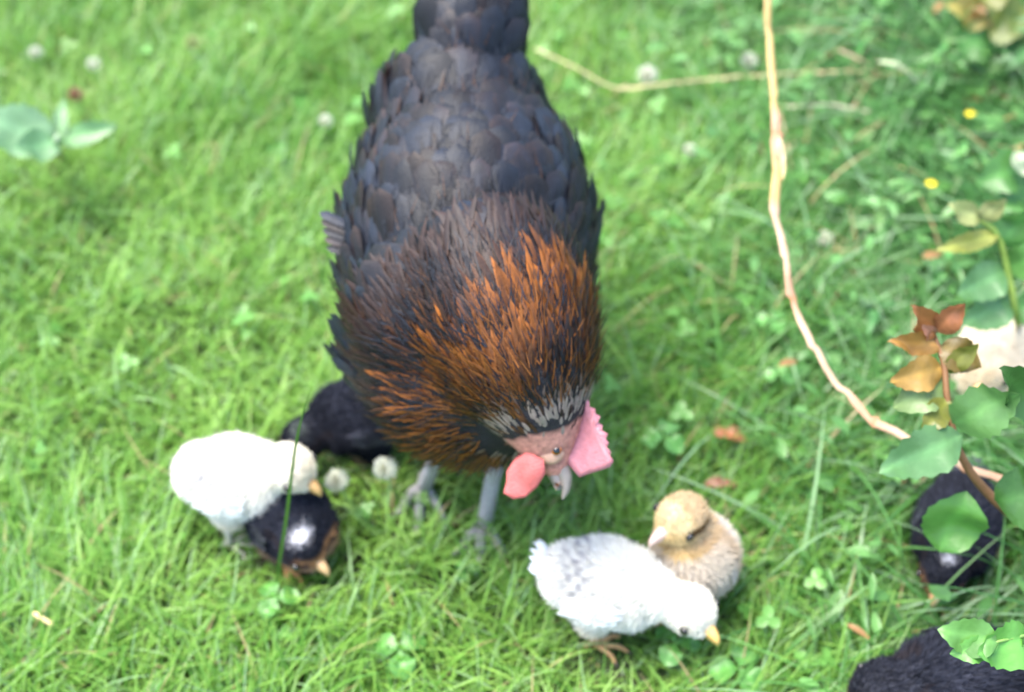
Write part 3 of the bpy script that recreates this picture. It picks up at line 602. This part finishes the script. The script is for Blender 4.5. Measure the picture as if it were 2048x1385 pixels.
# --- clover flowers
def clover_flower(label, px, py, z, s=1.0, lean=(0, 0), colr=(.80, .80, .66), foot=None):
    c = PZ(px, py, z); o0 = np.array((c[0] + lean[0], c[1] + lean[1], 0)); r = empty('clover_flower', o0, label=label, cat='clover flower', group='white clover flowers in the lawn')
    n = 90; k_ = np.arange(n) + .5; ph = np.arccos(1 - 2 * k_ / n * .92); th = math.pi * (1 + 5 ** .5) * k_; dd = np.stack([np.cos(th) * np.sin(ph), np.sin(th) * np.sin(ph), np.cos(ph)], 1)
    V3, F3, T3, U3 = vanes(c + dd * .002 * s, dd + np.array((0, 0, .25)), np.cross(dd, (0.1, .2, 1)), .0085 * s * rng.uniform(.8, 1.1, n), .0034 * s, round_prof, 3, 3, (0, .15), .3)
    cc = np.repeat(np.array(colr) * rng.uniform(.8, 1.05, (n, 1)), 12, 0); mk('petals', V3, F3, mats['petal'], r, cc, off=o0)
    b = MB(); b.add(*tube([o0, (o0 + c) / 2 + np.array((lean[0] * -.2, 0, .006)), c], (.0012, .0011, .0011), 6, 4), (.2, .33, .1)); b.build('stem', mats['stem'], r, o0); return r
for a in [('white clover flower nearest the hen on its left side', 770, 938, .075, 1.15, (.01, .01)), ('white clover flower beside the black chick with spotted crown', 674, 962, .07, 1.15, (.04, -.012)),
          ('pale clover flower near the left edge at the top', 72, 106, .05, .9, (0, 0)), ('pale clover flower second from the left at the top', 188, 129, .05, .9, (0, 0)),
          ('cream clover flower high in the lawn left of the hen tail', 385, 85, .05, 1.1, (0, 0), (.55, .62, .28)), ('small white clover flower just left of the hen back', 652, 243, .05, .9, (0, 0)),
          ('round white clover flower right of the hen tail above the bent straw', 1295, 150, .055, 1.25, (0, 0)), ('white clover flower just left of the dry stalk top', 1498, 124, .055, 1.15, (0, 0)),
          ('small white clover flower left of the dry stalk at mid height', 1380, 300, .05, .8, (0, 0)), ('small white clover flower right of the dry stalk lower down', 1650, 478, .045, .9, (.01, 0)),
          ('brownish faded clover flower at the upper left', 152, 190, .05, 1.0, (0, 0), (.45, .27, .17))]: clover_flower(*a)
# --- small yellow flowers
for px, py, z, lb in ((1940, 232, .09, 'small yellow flower high in the right hand grass'), (1861, 371, .08, 'smaller yellow flower below the first on the right')):
    c = PZ(px, py, z); o0 = np.array((c[0], c[1] + .01, 0)); r = empty('yellow_flower', o0, label=lb, cat='flower', group='yellow flowers')
    a = np.arange(6) * math.pi / 3; dd = np.stack([np.cos(a), np.sin(a), .5 + 0 * a], 1)
    V3, F3, T3, U3 = vanes(np.tile(c, (6, 1)), dd, np.tile((0, 0, 1.), (6, 1)), .007, .006, round_prof, 3, 3, (0, 0), .2); mk('petals', V3, F3, mats['petal'], r, rep_col((.75, .6, .03), len(V3)), off=o0)
    b = MB(); b.add(*tube([o0, (o0 + c) / 2 + (.003, 0, 0), c], .0009, 6, 3), (.15, .3, .08)); b.build('stem', mats['stem'], r, o0)
# --- fallen leaf
c = PZ(1425, 862, .03); o = leaf_obj('fallen_leaf', np.zeros(3), (1, -.2, .1), .032, .018, (.36, .14, .06), None, None, serr=.05, curl=.6); o.location = c; tag(o, label='small rusty fallen leaf in the grass right of the comb', cat='fallen leaf')
c = PZ(1410, 968, .03); o = leaf_obj('fallen_leaf', np.zeros(3), (1, .1, .1), .03, .012, (.30, .13, .08), None, None, serr=.05, curl=.6); o.location = c; tag(o, label='brown fallen leaf just above the tan chick', cat='fallen leaf')

def bushy(label, px, py, h, n, L, colr, lean=(0, 0)):
    f = PZ(px, py, 0); r_ = empty('weed', f, label=label, cat='weed', group='leafy weeds on the right bank')
    top = f + np.array((lean[0], lean[1], h)); mid = (f + top) / 2 + np.array((-lean[0] * .25, 0, .01)); b = MB(); b.add(*tube([f, mid, top], (.0024, .0019, .001), 7, 6), (.13, .20, .05)); b.build('stem', mats['stem'], r_, f)
    for k in range(n):
        t = .18 + .82 * (k + .5) / n; p = (1 - t) ** 2 * f + 2 * t * (1 - t) * mid + t * t * top; a = k * 2.4 + rng.uniform(-.4, .4); l_ = L * rng.uniform(.65, 1.15) * (1.1 - .45 * t)
        leaf_obj('leaf', p, (math.cos(a), math.sin(a), rng.uniform(.1, .6)), l_, l_ * rng.uniform(.30, .5), np.array(colr) * rng.uniform(.75, 1.3, 3) ** .6, r_, f, serr=.08, fold=.3, droop=rng.uniform(.3, .7), curl=.5, nu=10)
for a in [('tall leafy weed nearest the top edge between the dry stalk and the right corner', 1800, 70, .15, 15, .045, (.09, .22, .05)), ('leafy weed left of the higher yellow flower', 1850, 260, .13, 14, .040, (.08, .21, .045)),
          ('dense weed right of the higher yellow flower at the frame edge', 2010, 270, .16, 18, .048, (.06, .16, .04)), ('weed with narrow leaves just below the lower yellow flower', 1885, 450, .11, 13, .038, (.10, .24, .06)),
          ('low weed midway between the dry stalk and the right edge at mid height', 1740, 510, .08, 11, .040, (.11, .26, .07)), ('bushy dark weed against the right edge above the cream chick', 2045, 560, .12, 15, .045, (.06, .17, .04)),
          ('weed with spreading leaves just above the rusty sapling leaves', 1870, 620, .07, 12, .038, (.09, .23, .06)), ('small weed left of the rusty sapling leaves', 1730, 690, .06, 10, .036, (.07, .20, .05)),
          ('weed near the top right below the bronze corner leaves', 1930, 160, .14, 16, .045, (.10, .21, .045)), ('small weed beside the short reddish straw at the top right', 1700, 190, .09, 10, .036, (.09, .25, .06))]: bushy(*a)
TREF = [('large pale trefoil leaf just under the front white chick beak', 1352, 1285, .035, .021), ('broad trefoil leaf low right of the front white chick', 1478, 1335, .03, .024),
        ('light green trefoil leaf below the pair of chicks on the left', 552, 1195, .035, .020), ('wide soft trefoil leaf at the bottom left of the hen feet', 800, 1300, .035, .024),
        ('dark trefoil leaf in the shade right of the comb', 1330, 872, .045, .022), ('trefoil leaf standing left of the hen right foot', 930, 1140, .03, .012),
        ('trefoil leaf above the tan chick in the right hand grass', 1560, 745, .06, .016), ('pale trefoil leaf beside the lower dry stalk', 1545, 640, .06, .017)]
def trefoil(label, px, py, z, sz):
    c = PZ(px, py, z); o0 = np.array((c[0], c[1] + .008, 0)); r_ = empty('clover_plant', o0, label=label, cat='clover', group='single large trefoil leaves'); a0 = rng.uniform(0, 6)
    for j in range(3):
        a = a0 + j * 2.094; leaf_obj('leaf', c, (math.cos(a), math.sin(a), .12), sz, sz * .95, np.array((.10, .27, .055)) * rng.uniform(.9, 1.2), r_, o0, serr=0, fold=.2, droop=.35, nu=8, ovate=.6)
    b = MB(); b.add(*tube([o0, (o0 + c) / 2 + (.003, 0, 0), c], .0009, 6, 3), (.14, .28, .07)); b.build('stem', mats['stem'], r_, o0)

# ================================================================== GRASS AND GROUND COVER
def pn(x, y, f, s): return (np.sin(x * f + s) * np.cos(y * f * 1.13 + s * 2.1) + np.sin((x + y) * f * .71 + s * 1.7) * .8 + np.sin(x * f * 2.3 - y * f * 1.9 + s * .6) * .5) / 2.3
EB = [(c, R, r) for c, R, r in BLOCK if c[2] - max(r) < .14]
def clear(V, margin=.004):
    bad = np.zeros(V.shape[0], bool)
    for c, R, r in EB:
        q = ((V - c) @ R) / (r + margin); bad |= (q ** 2).sum(-1).min(1) < 1
    return ~bad
FEET = [fr, fl, HEADC * (1, 1, 0) + np.array((0, .0, 0))]
SHORT = [tuple(PZ(1205, 1330, 0)[:2]), tuple(PZ(1215, 1290, 0)[:2]), tuple(PZ(450, 1110, 0)[:2]), tuple(PZ(1420, 1270, 0)[:2]), tuple(PZ(650, 1110, 0)[:2]), tuple(PZ(1860, 1190, 0)[:2]), tuple(PZ(900, 1030, 0)[:2])]
def grass(name, n, box, Lr, Wr, colr, spread, seg=4, wild=False, keep=None, bend=(.15, .55), pale=.08, roughpatch=True):
    x = rng.uniform(box[0], box[1], n); y = rng.uniform(box[2], box[3], n)
    if keep is not None: k = keep(x, y); x, y = x[k], y[k]; n = len(x)
    hm = 1 + .28 * pn(x, y, 9, 1) + .18 * pn(x, y, 23, 4)
    if wild: hm *= 1 + .7 * np.clip((x - .38) / .3, 0, 1)
    for f in FEET: hm *= 1 + .2 * np.exp(-((x - f[0]) ** 2 + (y - f[1] + .04) ** 2) / .0035)
    for fx_, fy_ in SHORT: hm *= 1 - .8 * np.exp(-((x - fx_) ** 2 + (y - fy_) ** 2) / .0012)
    L = rng.uniform(*Lr, n) * hm * rng.choice((1, 1, .7, 1.25), n); W = rng.uniform(*Wr, n)
    az = rng.uniform(0, 2 * math.pi, n) ; az = np.where(rng.random(n) < .45, pn(x, y, 14, 7) * 2.6 + rng.normal(0, .6, n), az)
    h = np.stack([np.cos(az), np.sin(az), 0 * az], 1); ln = rng.uniform(*spread, n)[:, None]
    d = nrm(np.array((0, 0, 1.)) + h * ln)
    root = np.stack([x, y, gz(x, y) - .004], 1)
    prof = lambda t: max(.04, (.75 + .5 * t) * (1 - t ** 2.2))
    V, F, T_, U_ = vanes(root, d, h + rng.normal(0, .25, (n, 3)) * (1, 1, 0), L, W, prof, seg, 2, (0, rng.uniform(*bend, n)), 0)
    V = V.reshape(n, -1, 3); ok = clear(V[:, ::2]); V = V[ok]; n = len(V)
    cs = (seg + 1) * 2; F = F[:n * seg]
    x, y = x[ok], y[ok]
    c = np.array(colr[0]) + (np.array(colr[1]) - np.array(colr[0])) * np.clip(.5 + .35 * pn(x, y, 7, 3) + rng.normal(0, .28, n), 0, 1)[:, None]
    rb = np.clip((x - .18) / .3, 0, 1)[:, None] ; c = c * (1 - rb) + c * np.array((.62, .74, .88)) * rb  # deeper green to the right, with shade painted into the blade colour
    glint = rng.random(n) < pale; c[glint] = c[glint] * .5 + np.array((.25, .36, .22)) * .7  # scattered pale blades: glints painted as colour
    dr = rng.random(n) < .025; c[dr] = np.array((.42, .33, .16))
    V[..., 2] = np.maximum(V[..., 2], -.004)
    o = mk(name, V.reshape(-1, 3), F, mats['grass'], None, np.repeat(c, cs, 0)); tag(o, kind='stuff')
    return o
o = grass('grass', 215000, (-1.15, 1.15, .25, 2.25), (.038, .076), (.0014, .0032), ((.08, .24, .026), (.26, .45, .085)), (.1, .95), pale=.12)
o['label'] = 'short lush green lawn grass'; o['category'] = 'grass'
def tall_keep(x, y):
    p = np.clip((x - .14 - .10 * (1.2 - y)) / .30, 0, 1); return rng.random(len(x)) < p
o = grass('tall_grass', 72000, (.1, 1.1, .3, 2.1), (.07, .13), (.0024, .0048), ((.055, .17, .026), (.14, .33, .065)), (.2, 1.2), seg=6, wild=True, keep=tall_keep, bend=(.3, .95), pale=.14)  # blade colours lowered to carry the shade of the right side
o['label'] = 'longer rank arching grass along the right side'; o['category'] = 'grass'
def far_keep(x, y): return ~((np.abs(x) < 1.15) & (y > .25) & (y < 2.25))
o = grass('distant_grass', 150000, (-4, 4, -1.5, 6), (.05, .085), (.006, .010), ((.075, .235, .026), (.22, .41, .075)), (.1, .9), seg=3, keep=far_keep)
o['label'] = 'lawn grass beyond the frame'; o['category'] = 'grass'
# clover leaves among the grass
def clover(name, n, box, keep, zr, sr, cols, label):
    x = rng.uniform(box[0], box[1], n); y = rng.uniform(box[2], box[3], n); k = keep(x, y); x, y = x[k], y[k]; n = len(x)
    z = rng.uniform(*zr, n); c = np.stack([x, y, z], 1); up = nrm(np.stack([rng.normal(0, .35, n), rng.normal(0, .35, n) - .1, np.ones(n)], 1)); a0 = rng.uniform(0, 6.28, n)
    ref = np.array((1., 0, 0)); e1 = nrm(np.cross(up, ref)); e2 = np.cross(up, e1); s = rng.uniform(*sr, n)
    prof = lambda t: max(.05, math.sin(math.pi * min(1, t * .92 + .04)) ** .6)
    Vs = []; ks = np.zeros(n, bool)
    parts = []
    for j in range(3):
        a = a0 + j * 2.094; d = e1 * np.cos(a)[:, None] + e2 * np.sin(a)[:, None]
        V, F, T_, U_ = vanes(c, d, up, s, s * .85, prof, 4, 3, (.15, -.15), -.12); parts.append(V.reshape(n, -1, 3))
    st, _, _, _ = vanes(np.stack([x, y, 0 * z], 1), c - np.stack([x, y, 0 * z], 1) + 1e-6, np.tile((0, 1., .1), (n, 1)), z, .0014, lambda t: 1, 4, 3, (0, 0), 0); parts.append(st.reshape(n, -1, 3))
    A = np.stack(parts, 1); ok = clear(A.reshape(n, -1, 3), .012); A = A[ok]; n = len(A); m4 = n * 4
    base = (np.arange(m4) * 15)[:, None, None]; i = np.arange(4)[None, :, None]; j = np.arange(2)[None, None, :]; a = base + i * 3 + j
    F = np.stack([a, a + 1, a + 4, a + 3], -1).reshape(-1, 4)
    cc = np.array(cols[0]) + (np.array(cols[1]) - np.array(cols[0])) * rng.random((n, 1)); o = mk(name, A.reshape(-1, 3), F, mats['leaf'], None, np.repeat(cc, 60, 0))
    return tag(o, label=label, cat='clover', kind='stuff')
clover('clover_leaves', 2000, (-1.1, 1.1, .3, 2.1), lambda x, y: (pn(x, y, 6, 9) + rng.normal(0, .4, len(x)) > .1) , (.018, .048), (.007, .014), ((.09, .25, .035), (.14, .33, .07)), 'clover leaves scattered through the lawn')
# broad leaved ground cover thickening toward the right
def herb(n):
    x = rng.uniform(.05, 1.1, n); y = rng.uniform(.35, 2.1, n); k = rng.random(n) < np.clip((x - .18) / .35, 0, 1) * (.45 + .55 * (pn(x, y, 8, 2) > -.1)); x, y = x[k], y[k]; n = len(x)
    z = rng.uniform(.015, .09, n) + np.clip((x - .45), 0, .5) * .12 * rng.random(n); az = rng.uniform(0, 6.28, n); d = np.stack([np.cos(az), np.sin(az), rng.uniform(-.3, .6, n)], 1)
    s = rng.uniform(.014, .034, n); prof = lambda t: max(.04, math.sin(math.pi * min(1, t ** .8)) ** .8)
    V, F, T_, U_ = vanes(np.stack([x, y, z], 1), d, np.tile((0, 0, 1.), (n, 1)), s, s * rng.uniform(.22, .55, n), prof, 5, 3, (.1, -.35), -.12)
    V = V.reshape(n, -1, 3); ok = clear(V, .008); V = V[ok]; n = len(V); F = F[:n * 10]
    c = np.array((.055, .16, .028)) + (np.array((.12, .28, .07)) - np.array((.055, .16, .028))) * rng.random((n, 1)); rd = rng.random(n) < .02; c[rd] = (.28, .15, .05)
    return tag(mk('undergrowth', V.reshape(-1, 3), F, mats['leaf'], None, np.repeat(c, 18, 0)), label='low broad leaved weeds thickening toward the right side', cat='undergrowth', kind='stuff')
herb(6500)
for a in TREF: trefoil(*a)
